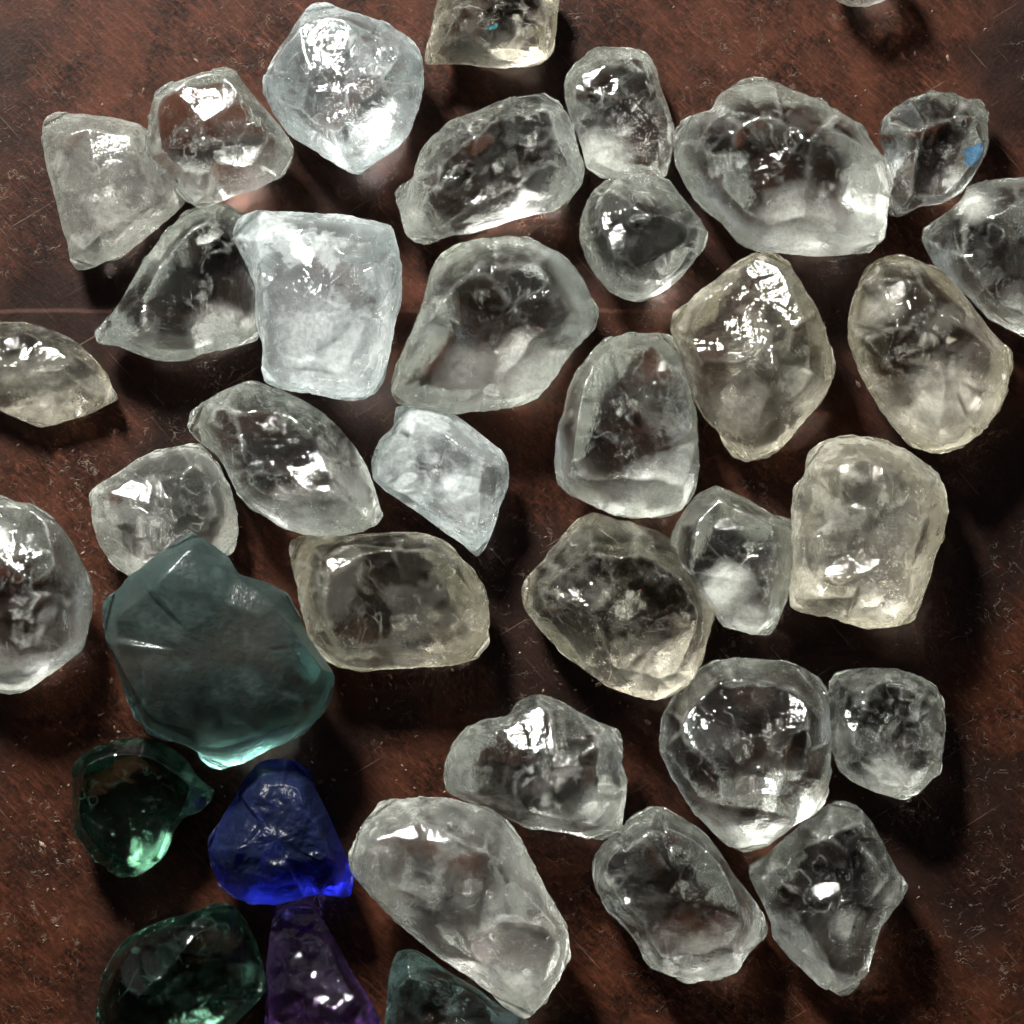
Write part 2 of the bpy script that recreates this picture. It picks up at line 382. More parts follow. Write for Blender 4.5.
    for px_, py_, r_, am_ in spots:                        # frosted patches on the upper skin; they also paint in glowing light
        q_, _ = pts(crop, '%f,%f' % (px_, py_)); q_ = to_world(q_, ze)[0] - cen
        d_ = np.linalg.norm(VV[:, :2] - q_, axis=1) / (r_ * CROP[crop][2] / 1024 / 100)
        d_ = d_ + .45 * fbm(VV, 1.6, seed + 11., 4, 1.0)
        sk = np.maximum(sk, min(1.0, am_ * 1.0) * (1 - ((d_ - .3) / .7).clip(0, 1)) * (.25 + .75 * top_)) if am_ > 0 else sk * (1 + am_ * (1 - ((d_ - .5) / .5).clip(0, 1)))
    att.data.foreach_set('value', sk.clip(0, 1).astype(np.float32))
    me.materials.append(mat)
    o = bpy.data.objects.new(name, me); sc.collection.objects.link(o); o.location = org
    o['label'] = label; o['category'] = cat; o['group'] = group
    # silvery fracture sheets inside; glint ones are added to imitate glow and sparks
    for q in range(max(nf, len(glint) + 1 if glint else 0)):
        a = rnd.randrange(NA); t = rnd.uniform(.05, .5); pc = cen + (ol[a] - cen) * t
        R = size * rnd.uniform(.12, .32); nr, ns = 5, 18
        if q % 2 == 0: ax = Vector((-.10 + rnd.gauss(0, .07), .22 + rnd.gauss(0, .07), 1)).normalized(); R *= .6
        else: ax = Vector((rnd.uniform(-1, 1), rnd.uniform(-1, 1), rnd.uniform(-.1, .6))).normalized()
        tf = glint[q] if q < len(glint) else None
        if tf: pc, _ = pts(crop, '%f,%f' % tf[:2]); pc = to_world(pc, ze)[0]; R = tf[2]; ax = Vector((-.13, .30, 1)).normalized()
        qd = ax.to_track_quat('Z', 'Y'); vv = [(0, 0, 0)]; ff = []
        zc = eq * H * rnd.uniform(.8, 1.25) + z + (.18 * H if q < len(glint) else 0)
        rk = [R * rnd.uniform(.3, 1) for _ in range(ns)]; rk = [(rk[i - 1] + rk[i]) / 2 for i in range(ns)]
        for r in range(1, nr + 1):
            for k in range(ns):
                an = k / ns * 6.283; rad = rk[k] * r / nr
                vv.append((rad * math.cos(an), rad * math.sin(an) * .6, .12 * (rad / R) ** 2 * R + rnd.uniform(-.004, .004)))
        for k in range(ns):
            k2 = (k + 1) % ns; ff.append((0, 1 + k, 1 + k2))
            for r in range(nr - 1): ff.append((1 + r * ns + k, 1 + (r + 1) * ns + k, 1 + (r + 1) * ns + k2, 1 + r * ns + k2))
        vv = [tuple(qd @ Vector(v)) for v in vv]
        loc = Vector((pc[0] - org.x, pc[1] - org.y, zc - org.z))
        # keep the sheet inside the stone
        keep = []
        for v in vv:
            X = np.array([v[0] + pc[0], v[1] + pc[1]]); i = int(np.argmin(((Q - X) ** 2).sum(1)))
            if S[i] > .88: X = cen + (Q[i] - cen) * (.88 / S[i] + rnd.uniform(-.012, .012)); v = (X[0] - pc[0], X[1] - pc[1], v[2]); i = int(np.argmin(((Q - X) ** 2).sum(1)))
            zz = min(max(v[2] + loc.z + org.z, zb[i] + .06), zt[i] - .06) if zt[i] - zb[i] > .15 else (zt[i] + zb[i]) / 2
            keep.append((v[0], v[1], zz - loc.z - org.z))
        fm = bpy.data.meshes.new('fracture_glint'); fm.from_pydata(keep, [], ff); fm.update()
        fm.polygons.foreach_set('use_smooth', [True] * len(fm.polygons)); fm.materials.append((fracture_glint_material(tf[3]) if len(tf) > 3 else fracture_glint_material(None, True)) if tf else FRACT)
        fo = bpy.data.objects.new('fracture_glint', fm); sc.collection.objects.link(fo); fo.parent = o; fo.location = loc
    return o

SPEC = dict(vein=.38, crest=.26, frost=.1, rim=.3, milk=0, fthr=.05, lump=.012, fine=.020, scars=1, planes=26, chips=34, chip=.15)
MATS = {}
def M(n, tint=(1, 1, 1), dens=0, ior=1.56, rough=0.0, skin=(.755, .78, .715), body=(1, 1, 1), **k):
    if n not in MATS: MATS[n] = gem_material(n, tint, dens, rough, skin, ior, body)
    d = dict(SPEC); d.update(k); return MATS[n], d
def clear(**k):
    a = dict(chips=40, frost=.035, rim=.14, body=(.982, .99, .975)); a.update(k); return M('clear_crystal', **a)
def milky(**k):
    a = dict(frost=.35, rim=.45, rough=.05, milk=.16, body=(.97, .97, .955)); a.update(k); return M('milky_crystal', **a)
def ice(**k):
    a = dict(frost=.35, rim=.38, milk=.10, chip=.18, chips=50, fine=.02, skin=(.80, .86, .85), body=(.965, .985, .985)); a.update(k); return M('ice_crystal', **a)
def straw(**k):
    a = dict(frost=.14, rim=.24, skin=(.67, .655, .565), body=(.972, .957, .905)); a.update(k); return M('straw_crystal', **a)

# under ones first, then those that lean over them
gem('rough_crystal', 'A', '120,300 150,288 215,290 290,298 360,320 405,360 440,440 472,515 440,550 370,610 310,660 275,668 240,685 200,692 180,665 172,620 155,570 140,500 118,420 107,360 108,325',
    'cloudy grey wedge-shaped crystal with a frosted straw rim, farthest up on the left', 'crystal', M('dull_grey_crystal', rough=.12, skin=(.42, .42, .38), body=(.93, .94, .92), frost=.3, milk=.34, rim=.3, fine=.014, chip=.06, planes=12, scars=0), H=.8, seed=1,
    ridges=('175,350,.9 230,330,.95 260,600,.8 215,640,.7', '330,350,.95 400,520,.8 300,610,.7'), nf=6)
gem('rough_crystal', 'A', '405,235 440,212 520,188 580,178 608,190 640,235 690,290 720,325 750,375 748,410 725,450 660,485 590,505 535,525 510,531 470,510 450,485 452,460 400,415 375,395 373,350 382,290 392,255',
    'sparkling clear crystal with a sharp ridge down its middle, resting against the cloudy grey wedge', 'crystal', clear(chip=0.08, fine=0.007, planes=21), H=1.2, z=.14, seed=2, glint=((505,490,.16),(680,440,.14),), spots=((520, 500, 80, .5), (680, 430, 60, .35)),
    ridges=('530,200,.9 545,280,1.0 548,380,1.05 525,500,.8', '430,250,.8 425,380,.75 500,470,.8', '615,270,.8 660,330,.9 640,420,.8'), scoops=((480, 330, 90, .25), (610, 280, 70, .2)), facet=.75)
gem('rough_crystal', 'P', '312,6 325,4 348,12 370,17 389,25 408,37 420,51 424,70 423,90 416,117 405,141 389,156 370,168 359,177 340,168 312,150 289,135 273,113 264,95 264,80 272,62 288,36 303,13',
    'large bluish white crystal, six-sided, with a glittering hollow in its top', 'crystal', ice(chip=0.13, fine=0.013, planes=26, milk=.06, frost=.2), H=1.3, seed=3, glint=((890,190,.22),(900,400,.16),), spots=((900, 380, 150, .5), (890, 200, 90, .3)),
    ridges=('290,50,.9 300,90,.9 325,115,1.0 370,85,.95 395,50,.85 340,28,.9 300,40,.9',), scoops=((325, 75, 42, .35),), facet=.65, nf=6)
gem('rough_crystal', 'B', '190,160 200,110 215,40 225,-10 240,-60 380,-90 500,-60 535,-10 530,60 520,130 490,165 455,172 400,175 330,170 270,165 210,165',
    'straw-coloured square crystal cut by the top edge of the photo', 'crystal', straw(chip=0.17, fine=0.021, planes=29), H=1.0, seed=4, glint=((362, 68, .06, (.15, .7, .9)),), spots=((370, 165, 120, .5),), nf=6)
gem('rough_crystal', 'B', '118,495 130,475 162,455 165,430 180,390 210,350 260,310 320,285 380,255 440,240 500,235 535,255 560,290 575,340 590,400 600,440 590,480 560,515 520,540 470,550 400,570 320,595 250,605 200,625 165,620 140,595 130,550 118,515',
    'long clear oval crystal with a pointed lower left end, lying slantwise', 'crystal', clear(rim=0.15, frost=0.036), H=1.05, seed=5, glint=((185,585,.1),(500,510,.14),), spots=((180, 590, 60, .4), (520, 500, 70, .35)),
    ridges=('170,560,.5 240,420,.85 370,320,1.0 500,290,.85', '215,590,.5 320,520,.8 450,440,.95 560,420,.8'), nf=6)
gem('rough_crystal', 'B', '555,190 580,160 620,125 660,115 720,118 760,135 785,175 795,220 815,270 830,330 825,390 810,450 780,460 720,455 680,458 640,455 605,430 595,390 580,340 560,290 550,250 548,215',
    'upright clear crystal with a rounded top end, just above the small rounded triangular one', 'crystal', clear(rim=0.17, frost=0.042, chip=0.14, fine=0.017, planes=28), H=1.0, seed=6, glint=((640,415,.18),), spots=((640, 410, 80, .7),), nf=6)
gem('rough_crystal', 'B', '655,460 700,448 760,450 815,465 845,500 880,540 918,595 910,630 880,670 840,720 790,755 740,772 700,765 660,745 630,710 600,660 588,610 590,560 605,520 625,485',
    'small smooth rounded triangular crystal with a greyish straw tint and a dark flat window', 'crystal', clear(chip=0.07, fine=0.007, planes=20, frost=0.060), H=1.0, z=.1, seed=7, glint=((790,740,.12),), glow=True, spots=((770, 760, 90, .5),),
    ridges=('660,500,.95 760,560,1.0 840,580,.85 800,690,.9 680,660,.9 640,560,.8 660,500,.95',), nf=0, facet=.7)
gem('rough_crystal', 'C', '65,370 85,330 130,310 165,300 185,265 240,225 290,210 340,220 400,245 470,275 530,315 580,350 600,385 640,435 662,480 655,540 648,590 640,650 600,690 540,700 450,702 380,695 290,690 240,665 190,610 140,570 100,520 75,460 65,410',
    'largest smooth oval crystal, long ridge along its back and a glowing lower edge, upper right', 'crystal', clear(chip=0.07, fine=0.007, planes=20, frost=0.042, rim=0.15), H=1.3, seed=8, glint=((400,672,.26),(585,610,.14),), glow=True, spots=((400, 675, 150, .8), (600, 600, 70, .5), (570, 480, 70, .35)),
    ridges=('190,290,.55 330,330,.95 500,390,1.0 600,420,.6', '420,600,.9 490,440,1.0 540,610,.85', '140,380,.8 200,520,.8 330,620,.75 420,600,.9'), scoops=((280, 440, 110, .2), (460, 540, 60, .2)), facet=.6, nf=6)
gem('rough_crystal', 'C', '635,330 670,295 710,270 770,250 830,255 870,270 905,275 925,310 925,380 915,430 880,490 850,530 800,555 740,565 690,590 660,585 655,560 660,490 645,430 632,380',
    'small water-clear crystal with dark facets, beside the right end of the large smooth oval one', 'crystal', clear(chip=0.07, fine=0.007, planes=20, frost=0.012, rim=0.05), H=1.0, seed=9, glint=((810, 500, .12), (885, 430, .24, (.14, .45, .85)),), spots=((820, 500, 50, .5),),
    ridges=('660,340,.7 760,380,1.0 860,350,.9 900,400,.7', '760,380,1.0 720,520,.8', '860,350,.9 800,520,.8'), facet=.8, nf=6)
gem('rough_crystal', 'C', '755,620 800,590 850,550 870,510 920,495 980,490 1030,488 1090,500 1160,600 1170,750 1120,880 1060,920 1020,920 980,900 930,875 880,820 830,780 790,740 765,690 750,650',
    'clear blocky crystal cut by the right edge of the photo', 'crystal', clear(frost=0.048, chip=0.12, fine=0.011, planes=25), H=1.2, seed=10, glint=((870,575,.17),(1015,860,.2),), spots=((880, 570, 60, .6), (1010, 860, 90, .5)),
    ridges=('860,560,.9 920,590,1.0 1010,560,.95', '920,590,1.0 860,700,.9 960,830,.8', '1010,560,.95 1100,700,.9'), facet=.7)
gem('rough_crystal', 'C', '490,-15 520,8 550,18 590,20 630,8 680,-20 690,-80 640,-150 540,-160 480,-100 475,-50',
    'bright crystal at the top edge of the photo, only its lower tip in view', 'crystal', milky(milk=.2), H=1.0, seed=11, nf=6)
gem('rough_crystal', 'A', '245,850 290,800 330,740 370,670 420,600 480,540 540,520 590,530 640,560 680,620 700,720 690,800 660,870 600,890 520,905 470,925 420,925 370,915 310,890 255,880',
    'dark clear crystal with a pointed left end, tucked under the milky block\'s left side', 'crystal', clear(chip=0.07, fine=0.006, planes=19, frost=0.012, rim=0.08), H=.95, seed=12, glint=((540,610,.16),), glow=True, spots=((560, 850, 90, .35),),
    ridges=('300,830,.5 420,690,.85 520,600,1.0 570,640,.9', '330,870,.5 470,800,.95 570,760,.9'), facet=.7, nf=6)
gem('rough_crystal', 'A', '600,590 615,560 650,540 720,543 800,545 870,550 940,565 1000,580 1015,610 1030,680 1028,760 1010,830 1000,900 985,970 960,1010 915,1028 850,1020 800,1010 730,1000 680,980 672,940 672,880 655,820 655,740 635,690 610,640 595,610',
    'large milky whitish block of crystal with a wet-looking glossy upper end', 'crystal', ice(chip=0.17, fine=0.021, planes=29, milk=.12, frost=.3, rim=.45), H=1.35, z=.12, seed=13, glint=((690,610,.14),(840,640,.12),(880,940,.2),), spots=((850, 900, 190, .5), (700, 600, 70, .35)),
    ridges=('660,610,.9 800,620,1.0 950,620,.9', '700,760,.95 820,720,1.0 980,760,.9', '740,940,.85 880,960,.85'), facet=.5, nf=6)
gem('rough_crystal', 'B', '105,980 120,930 150,870 180,800 200,720 225,660 270,630 340,610 400,605 460,610 510,635 560,670 600,720 625,770 637,800 630,840 600,870 570,900 530,960 480,1020 430,1041 330,1056 270,1061 200,1050 120,1036 103,1000',
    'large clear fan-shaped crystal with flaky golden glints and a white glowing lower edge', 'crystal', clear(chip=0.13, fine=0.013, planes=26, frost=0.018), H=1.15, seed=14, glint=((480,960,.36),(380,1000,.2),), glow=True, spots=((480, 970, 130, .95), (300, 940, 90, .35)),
    ridges=('160,990,.7 240,800,.9 330,690,.95 480,690,.9 570,790,.7', '300,960,.8 420,880,1.0 540,830,.85'), facet=.7, nf=6)
gem('rough_crystal', 'C', '60,860 110,820 170,775 220,730 270,700 330,695 370,720 400,760 440,820 470,880 490,950 503,1000 500,1030 480,1084 440,1134 400,1184 370,1224 320,1254 270,1262 230,1249 205,1219 190,1184 150,1144 120,1094 95,1030 70,970 55,900',
    'smoky straw crystal pointed at both ends, directly below the large smooth oval one', 'crystal', straw(frost=.16, rim=.35, milk=.04), H=1.2, seed=15, tilt=(.02, .20), glint=((420,1090,.24),), spots=((420, 1090, 110, .9), (250, 1150, 120, .4)),
    ridges=('290,740,.7 240,860,.95 150,960,.8', '240,860,.95 330,950,1.0 300,1180,.7', '330,740,.7 420,900,.85 440,1040,.8'), facet=.65)
gem('rough_crystal', 'C', '545,850 560,800 590,740 630,705 690,697 740,715 800,750 850,800 900,860 950,920 985,960 988,1010 970,1084 950,1130 900,1190 850,1225 790,1243 720,1225 680,1180 630,1120 590,1060 565,1000 545,940 540,890',
    'egg-shaped straw-tinted crystal leaning to the right, near the right edge of the photo', 'crystal', straw(frost=.14, rim=.35), H=1.2, seed=16, glint=((760,1110,.28),), glow=True, spots=((780, 1130, 150, .7), (620, 850, 60, .4)),
    ridges=('620,760,.8 680,900,1.0 800,1000,1.0 940,1000,.8', '600,930,.8 700,1060,.9 790,1180,.7', '740,780,.8 860,900,.9'), facet=.6, scoops=((720, 960, 90, .15),))
gem('rough_crystal', 'P', '-40,335 0,322 20,321 45,327 70,338 90,355 105,372 112,388 117,398 108,404 85,415 62,422 40,427 20,420 0,411 -30,395 -50,370',
    'golden straw crystal with a grey flat top, cut by the left edge of the photo', 'crystal', straw(chip=0.17, fine=0.021, planes=29, frost=.12), H=.8, seed=17, glint=((60,400,.12),), spots=((50, 405, 55, .6), (98, 385, 25, .5)),
    ridges=('-10,350,.9 30,335,.95 75,358,.9 60,372,.95 0,378,.95 -20,360,.9',), facet=.7)
gem('rough_crystal', 'D', '232,370 250,345 300,315 340,285 390,260 450,245 510,240 560,290 590,350 608,420 610,470 595,520 500,560 400,580 335,580 290,550 255,500 240,440',
    'hazy greyish crystal half under the clear lozenge-shaped one and the top of the teal stone', 'crystal', milky(milk=.06, frost=.16, chip=0.10, fine=0.010, planes=23), H=.85, seed=19, nf=6)
gem('rough_crystal', 'D', '480,190 490,155 540,120 600,90 650,78 700,95 760,120 820,155 870,200 910,250 945,310 965,370 980,420 970,445 930,465 870,475 790,475 730,460 690,435 640,405 605,365 580,310 555,270 510,235 485,210',
    'clear lozenge-shaped crystal with thick pale rim and lumpy steps, left of the ice-blue one', 'crystal', clear(rim=0.29, frost=0.024, chip=0.12, fine=0.011, planes=25), H=1.1, z=.14, seed=18, glint=((740,455,.16),(880,440,.14),), spots=((760, 460, 120, .5), (900, 420, 90, .45)),
    ridges=('560,170,.85 650,210,.9 620,290,.85', '650,210,.9 780,260,1.0 900,370,.8', '640,340,.8 760,400,.85 880,420,.6'), scoops=((680, 350, 70, .2), (820, 330, 70, .2)), nf=6)
gem('rough_crystal', 'E', '55,290 75,230 110,195 120,145 170,138 240,150 290,180 340,220 385,255 405,290 405,350 385,400 370,450 345,510 325,530 290,500 240,465 200,435 150,400 90,360 60,330',
    'small frosty ice-blue crystal, diamond-shaped, with a bright star-like centre', 'crystal', ice(chip=0.20, fine=0.029, planes=33, milk=.2, frost=.35, rim=.5), H=1.0, seed=20, glint=((265,345,.14),(150,330,.14),), spots=((270, 350, 70, .9), (150, 330, 120, .5)),
    ridges=('270,300,1.1 150,170,.5', '270,300,1.1 380,300,.5', '270,300,1.1 320,480,.5', '270,300,1.1 90,310,.5'), facet=.7, nf=6)
gem('rough_crystal', 'E', '525,260 530,200 545,160 555,110 575,60 605,20 650,-26 710,-43 790,-42 825,-30 850,40 870,100 885,160 890,230 893,300 880,370 850,410 800,430 720,432 680,425 620,400 560,370 530,340 523,300',
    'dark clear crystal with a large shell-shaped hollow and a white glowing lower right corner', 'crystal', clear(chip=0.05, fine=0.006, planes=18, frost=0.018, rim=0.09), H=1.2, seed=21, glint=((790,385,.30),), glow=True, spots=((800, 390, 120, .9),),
    ridges=('640,60,.9 720,110,1.0 830,130,.9', '720,110,1.0 690,200,1.0 720,300,.9 850,320,.8', '640,60,.9 580,200,.8 570,330,.7'), scoops=((790, 220, 105, .4), (625, 220, 70, .25)), facet=.75, nf=6)
gem('rough_crystal', 'D', '-80,400 0,370 50,385 110,400 150,430 190,490 215,550 235,600 237,650 225,720 210,770 170,800 120,835 70,870 20,885 -30,870 -120,820 -180,700 -180,520',
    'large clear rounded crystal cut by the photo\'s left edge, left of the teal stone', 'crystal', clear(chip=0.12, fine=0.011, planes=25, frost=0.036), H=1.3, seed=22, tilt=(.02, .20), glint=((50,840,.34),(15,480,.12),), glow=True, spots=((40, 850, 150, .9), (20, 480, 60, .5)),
    ridges=('-20,430,.9 60,520,.95 100,640,1.0 60,780,.8', '100,440,.8 170,600,.9 150,740,.8'), facet=.6)
TEAL = M('teal_crystal', (.38, .58, .55), 1.5, ior=1.40, frost=.12, rim=.05, rough=.24, chip=0.02, fine=0.012, planes=45, scars=0, crest=.03, vein=.1, milk=.24, skin=(.155, .222, .208))
gem('rough_gemstone', 'P', '107,612 109,600 129,580 148,565 172,547 187,537 197,533 211,541 230,555 242,573 266,580 289,592 301,612 312,639 328,662 335,674 332,698 324,713 305,733 273,748 245,762 219,770 205,764 195,751 178,744 161,739 147,732 137,718 126,694 115,660 107,636',
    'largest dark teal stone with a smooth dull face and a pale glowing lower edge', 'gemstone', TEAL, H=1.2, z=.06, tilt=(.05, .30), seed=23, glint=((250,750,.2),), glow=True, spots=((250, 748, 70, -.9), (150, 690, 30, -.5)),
    squash=4.5, ridges=('120,615,.80 196,547,.80 262,592,.82 322,668,.82 296,722,.8 215,750,.78 152,722,.8 120,660,.82 120,615,.80', '170,640,.9 240,690,.88'), facet=.75, nf=0, group='coloured rough stones in the lower left corner')
gem('rough_crystal', 'P', '289,548 291,540 300,536 330,535 350,536 370,533 400,532 425,533 445,540 460,555 475,572 487,592 490,615 489,632 490,642 478,658 460,664 430,667 400,669 365,671 340,667 322,657 310,640 303,615 298,590 292,565',
    'straw-grey pillow-shaped crystal with a raised inner block, right of the teal stone', 'crystal', straw(frost=.12, rim=.5, chip=0.10, fine=0.010, planes=23), H=1.05, seed=24, glint=((475,655,.1),),
    ridges=('325,560,.8 350,545,.85 430,555,.95 455,600,.95 430,630,.9 350,630,.9 335,600,.9 325,560,.8', '390,575,1.1 410,590,1.1'), facet=.75)
gem('rough_crystal', 'E', '437,620 450,585 490,540 540,480 580,435 620,415 670,430 730,445 790,465 830,490 870,540 900,590 935,640 932,690 915,750 895,810 870,850 830,880 780,897 720,885 660,860 600,820 540,775 490,720 450,670',
    'rounded five-sided yellowish crystal with a tiny red spark near its centre', 'crystal', straw(chip=0.20, fine=0.029, planes=33, frost=.1, rim=.3), H=1.25, seed=25, glint=((780, 850, .2), (731, 612, .028, (.8, .22, .15)),), spots=((780, 850, 140, .5),),
    ridges=('500,620,.75 620,520,.85 740,530,1.05 820,600,1.0 850,700,.85', '640,680,1.0 760,660,1.05 820,600,1.0', '640,680,1.0 680,800,.85 800,820,.75'), facet=.65, nf=6)
gem('rough_crystal', 'F', '60,430 90,380 130,330 180,306 220,320 280,350 340,385 390,400 395,470 385,560 375,620 350,680 325,715 270,710 200,690 170,650 130,600 80,560 50,500',
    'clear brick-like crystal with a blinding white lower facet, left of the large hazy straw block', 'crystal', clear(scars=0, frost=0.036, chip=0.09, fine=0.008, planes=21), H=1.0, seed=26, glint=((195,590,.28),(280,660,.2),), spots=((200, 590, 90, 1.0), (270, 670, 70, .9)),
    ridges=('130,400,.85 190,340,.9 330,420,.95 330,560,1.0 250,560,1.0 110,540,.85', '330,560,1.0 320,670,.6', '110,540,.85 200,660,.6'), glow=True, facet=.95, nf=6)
gem('rough_crystal', 'F', '430,220 460,190 510,172 560,167 620,175 690,200 740,230 790,270 810,320 812,380 800,450 780,500 765,560 745,620 720,670 680,690 600,698 540,685 480,665 420,655 382,640 380,590 390,520 388,440 390,350 395,310 425,270',
    'large hazy straw-coloured block with rounded corners, frosted all over', 'crystal', straw(frost=.3, milk=.12, rim=.4, chip=0.14, fine=0.017, planes=28), H=1.3, seed=27, glint=((780,430,.1),),
    ridges=('450,260,.9 580,230,.95 720,290,.95 740,420,.9', '440,450,.85 560,420,1.0 740,420,.9', '430,620,.75 560,600,.9 700,620,.8'), facet=.45, nf=6)
gem('rough_crystal', 'I', '525,30 540,0 570,-12 640,-18 720,-15 790,5 840,35 862,80 868,150 860,220 845,290 820,310 780,350 740,365 680,352 610,325 560,290 540,250 525,180 520,100',
    'small squarish pale crystal full of little pits, rightmost in the lower right cluster', 'crystal', clear(chip=0.18, fine=0.025, planes=31, frost=0.096, rim=0.26), H=1.0, seed=29, glint=((690,335,.14),), spots=((690, 335, 90, .6), (790, 110, 40, .5)), nf=6)
gem('rough_crystal', 'I', '25,190 35,130 60,80 90,30 130,-10 180,-38 250,-48 330,-44 400,-38 450,-20 490,5 515,50 528,150 532,250 528,320 510,375 470,410 430,430 390,465 350,495 280,517 230,505 180,460 130,410 90,350 50,280 28,230',
    'large round glassy crystal with curved grey facets, left of the small pitted square one', 'crystal', clear(rim=0.15, frost=0.048, chip=0.08, fine=0.007, planes=21), H=1.3, seed=28, glint=((190,425,.16),), glow=True, spots=((200, 430, 90, .6),),
    ridges=('120,150,.9 240,60,1.0 380,90,1.0 430,200,.9', '240,220,1.05 380,270,1.0 360,400,.8', '240,220,1.05 120,150,.9', '240,220,1.05 200,380,.8'), scoops=((300, 120, 110, .2), (440, 240, 60, .2)), facet=.65, nf=6)
gem('rough_crystal', 'H', '305,300 310,250 330,200 370,155 420,132 490,120 520,80 580,57 640,75 700,110 760,140 810,160 825,190 828,260 840,320 832,400 825,460 790,482 730,485 670,470 610,460 560,455 520,440 480,420 420,395 360,370 315,345',
    'clear jagged crystal with dark hollows and a tiny orange spark, above the long grey-white one', 'crystal', clear(frost=0.036, rim=0.15, chip=0.17, fine=0.021, planes=29), H=1.15, seed=30, tilt=(.02, .20), glint=((740,375,.14),), spots=((740, 380, 80, .5), (620, 440, 70, .4)),
    ridges=('380,200,.8 480,180,1.0 590,110,.9', '480,180,1.0 640,260,1.05 760,200,.9', '440,330,.8 560,380,.85 730,420,.8', '640,260,1.05 730,350,.9'), scoops=((480, 270, 90, .3), (640, 400, 90, .2)), facet=.7, nf=6)
TEAL2 = M('pale_teal_crystal', (.35, .66, .60), .8, frost=.10, rim=.35, rough=.03, chip=0.12, fine=0.011, planes=25, crest=.08, skin=(.25, .36, .33))
gem('rough_gemstone', 'H', '150,850 170,810 210,803 260,830 330,880 400,920 480,980 550,1015 560,1080 400,1150 200,1150 130,1080 135,950',
    'dark greenish teal glassy stone at the bottom edge, half under the long grey-white crystal', 'gemstone', TEAL2, H=.8, seed=38, nf=3, group='coloured rough stones in the lower left corner')
gem('rough_crystal', 'H', '25,525 50,470 80,420 115,375 180,365 250,360 320,365 380,380 440,395 490,430 530,480 565,550 600,620 640,690 665,740 675,820 650,880 610,940 570,990 540,1000 490,975 430,925 370,880 300,835 240,790 180,740 120,680 60,610 30,570',
    'longest grey-white crystal, slanting down to the bottom edge beside the blue stone', 'crystal', milky(frost=.16, milk=.07, rim=.4, chip=0.13, fine=0.013, planes=26), H=1.25, z=.12, seed=31, glint=((470,690,.10),(530,880,.16),), spots=((530, 890, 120, .5), (460, 690, 50, .4)),
    ridges=('100,480,.8 240,440,.95 420,520,1.0 560,700,.95 600,820,.8', '120,600,.7 260,640,.9 420,760,.95 530,920,.7', '240,440,.95 260,640,.9'), facet=.55, nf=6)
gem('rough_crystal', 'P', '592,865 595,855 607,841 620,829 631,817 648,807 664,807 684,818 705,833 722,855 735,876 749,893 763,913 768,929 763,941 749,954 737,973 718,980 688,983 670,976 650,968 644,960 637,944 624,927 607,910 595,889',
    'clear knobbly crystal with a pinkish brown centre and a bright bottom corner, lower middle right', 'crystal', clear(rim=0.20, frost=0.036, chip=0.14, fine=0.017, planes=28), H=1.15, seed=32, glint=((715,968,.13),), spots=((715, 970, 45, .7),),
    ridges=('615,860,.8 650,835,.95 690,855,1.0 720,890,.95', '640,900,.9 690,910,.95 740,920,.8', '660,950,.8 690,940,.9 730,950,.8'), scoops=((655, 880, 25, .2),), facet=.6, nf=6)
gem('rough_crystal', 'I', '290,560 330,535 390,480 450,430 500,390 550,370 600,380 640,420 670,470 700,530 725,575 750,615 740,650 710,700 680,740 660,800 640,870 600,920 560,940 500,915 450,870 400,820 360,770 350,720 320,650 292,600',
    'grey kite-shaped crystal with a knob on its right side, lowest in the lower right cluster', 'crystal', clear(rim=0.15, frost=0.042, chip=0.09, fine=0.008, planes=21), H=1.1, seed=33, glint=((700,640,.12),), spots=((700, 630, 60, .5), (560, 720, 60, .35)),
    ridges=('340,600,.8 480,640,1.0 540,480,1.0 620,450,.8', '480,640,1.0 540,860,.7', '700,600,.8 600,680,.9 540,860,.7'), scoops=((420, 540, 80, .2), (600, 570, 70, .2)), facet=.75, nf=6)
GREEN = M('dark_green_crystal', (.26, .50, .38), 2.6, frost=.02, rim=.06, rough=.02, chip=0.12, fine=0.011, planes=25, crest=.0, skin=(.08, .18, .12))
gem('rough_gemstone', 'G', '215,270 240,235 300,205 370,188 430,190 500,215 545,245 580,300 625,335 620,370 590,400 540,420 510,460 490,520 450,560 400,590 350,590 310,565 260,520 225,470 210,400 210,320',
    'glossy bottle-green stone with white highlights on its upper left, beside the blue stone', 'gemstone', GREEN, H=1.0, seed=34, glow=True,
    ridges=('260,260,.9 320,240,.95 430,260,.9 540,330,.7', '260,400,.9 360,380,1.05 460,400,.9', '320,240,.95 360,380,1.05'), facet=.7, nf=3, group='coloured rough stones in the lower left corner')
BLUE = M('deep_blue_glass', (.03, .11, .88), 2.5, ior=1.36, frost=.25, rim=.0, rough=.32, vein=.0, chip=0.14, fine=0.13, planes=12, scars=0, crest=.0, milk=.55, skin=(.020, .030, .085))
gem('rough_gemstone', 'G', '615,470 650,420 680,370 715,310 750,265 790,248 860,250 905,275 930,340 960,400 990,470 1015,530 1035,590 1030,640 1000,650 930,640 870,655 820,668 750,670 690,655 640,620 620,560 612,510',
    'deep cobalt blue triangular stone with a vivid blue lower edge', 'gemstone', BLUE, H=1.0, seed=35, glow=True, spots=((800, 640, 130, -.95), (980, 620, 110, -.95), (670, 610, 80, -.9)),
    ridges=('680,500,.85 780,330,.85 880,330,.85 960,530,.85 820,560,.95 680,500,.85',), squash=4.0, facet=.5, nf=3, group='coloured rough stones in the lower left corner')
GREEN2 = M('forest_green_crystal', (.28, .52, .41), 2.0, frost=.05, rim=.12, rough=.04, chip=0.10, fine=0.010, planes=23, crest=.0, skin=(.08, .18, .12))
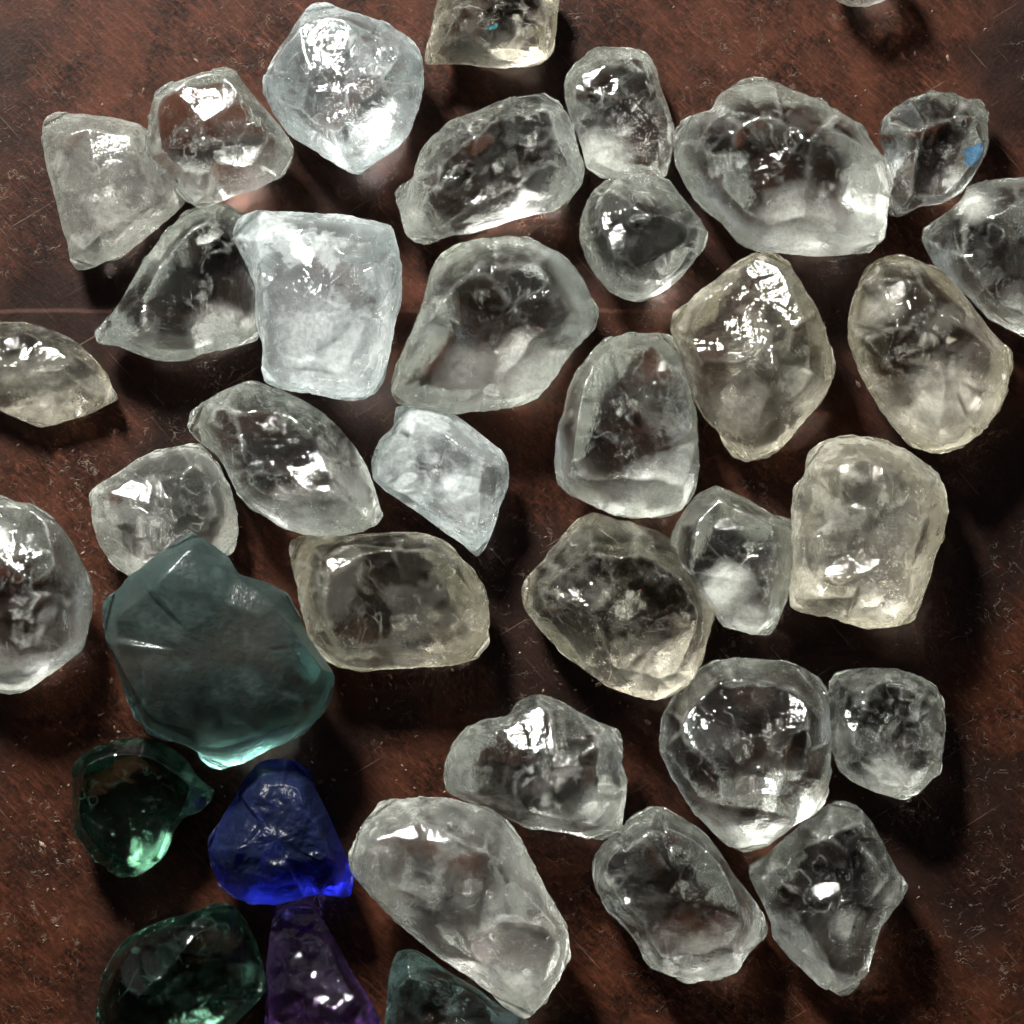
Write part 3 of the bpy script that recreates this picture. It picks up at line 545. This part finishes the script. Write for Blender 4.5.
gem('rough_gemstone', 'G', '300,880 330,820 370,775 430,740 500,710 570,690 630,665 680,675 720,720 750,790 770,860 775,930 740,970 680,1030 560,1090 430,1100 320,1080 280,1010 285,940',
    'dark forest-green oval stone cut by the bottom edge of the photo', 'gemstone', GREEN2, H=1.05, seed=36, glow=True, nf=3, group='coloured rough stones in the lower left corner')
PURP = M('purple_crystal', (.46, .17, .62), 2.5, frost=.08, rim=.15, rough=.05, chip=0.17, fine=0.021, planes=29, milk=.06, crest=.04, vein=.2, skin=(.16, .11, .24))
gem('rough_gemstone', 'G', '790,760 800,710 850,680 910,680 950,730 990,800 1030,880 1080,950 1115,1020 1120,1080 1000,1110 850,1110 775,1060 775,950 780,850',
    'dark purple stone with lilac glints, below the blue stone at the bottom edge', 'gemstone', PURP, H=.95, seed=37, nf=3, group='coloured rough stones in the lower left corner')

# ------------------------------------------------------------------ dust and crumbs
def crumbs():
    rnd = random.Random(5); V, F = [], []
    spots_ = [(-4.6, -3.0, 1.0, 260), (-4.2, -.2, .6, 120), (-1.6, -2.0, .7, 110), (.1, -2.2, .5, 80), (4.0, 4.2, .8, 120), (-.2, .9, .5, 50), (4.4, -3.6, 1.2, 60), (0, 0, 3.6, 420)]
    for cx, cy_, sg_, n in spots_:
        for _ in range(int(n * .4)):
            x, y = rnd.gauss(cx, sg_), rnd.gauss(cy_, sg_); r = rnd.uniform(.004, .013) * (1.9 if rnd.random() < .07 else 1)
            a, l = rnd.uniform(0, 3.14), rnd.uniform(1, 2.6); b = len(V); ca, sa = math.cos(a), math.sin(a)
            for k in range(5):
                t = k * 1.2566 + rnd.uniform(-.3, .3); u, v = math.cos(t) * r * l, math.sin(t) * r
                V.append((x + u * ca - v * sa, y + u * sa + v * ca, .004))
            V.append((x + rnd.uniform(-.3, .3) * r, y + rnd.uniform(-.3, .3) * r, .004 + r * rnd.uniform(.6, 1.2)))
            F += [(b + k, b + (k + 1) % 5, b + 5) for k in range(5)] + [tuple(b + k for k in (4, 3, 2, 1, 0))]
    me = bpy.data.meshes.new('crumbs'); me.from_pydata(V, [], F); me.update()
    m, nt, out = newmat('pale_dust'); b = nt.nodes.new('ShaderNodeBsdfPrincipled'); b.inputs['Roughness'].default_value = .8
    co = nt.nodes.new('ShaderNodeTexCoord').outputs['Object']
    nt.links.new(mixc(nt, mapr(nt, noise_tex(nt, co, 9, 2), .4, .6, 0, 1), (.07, .035, .022), (.15, .105, .075)), b.inputs['Base Color'])
    nt.links.new(b.outputs[0], out.inputs[0]); me.materials.append(m)
    o = bpy.data.objects.new('crumbs', me); sc.collection.objects.link(o); o['kind'] = 'stuff'
    o['label'] = 'fine pale dust and grit scattered on the table'
crumbs()
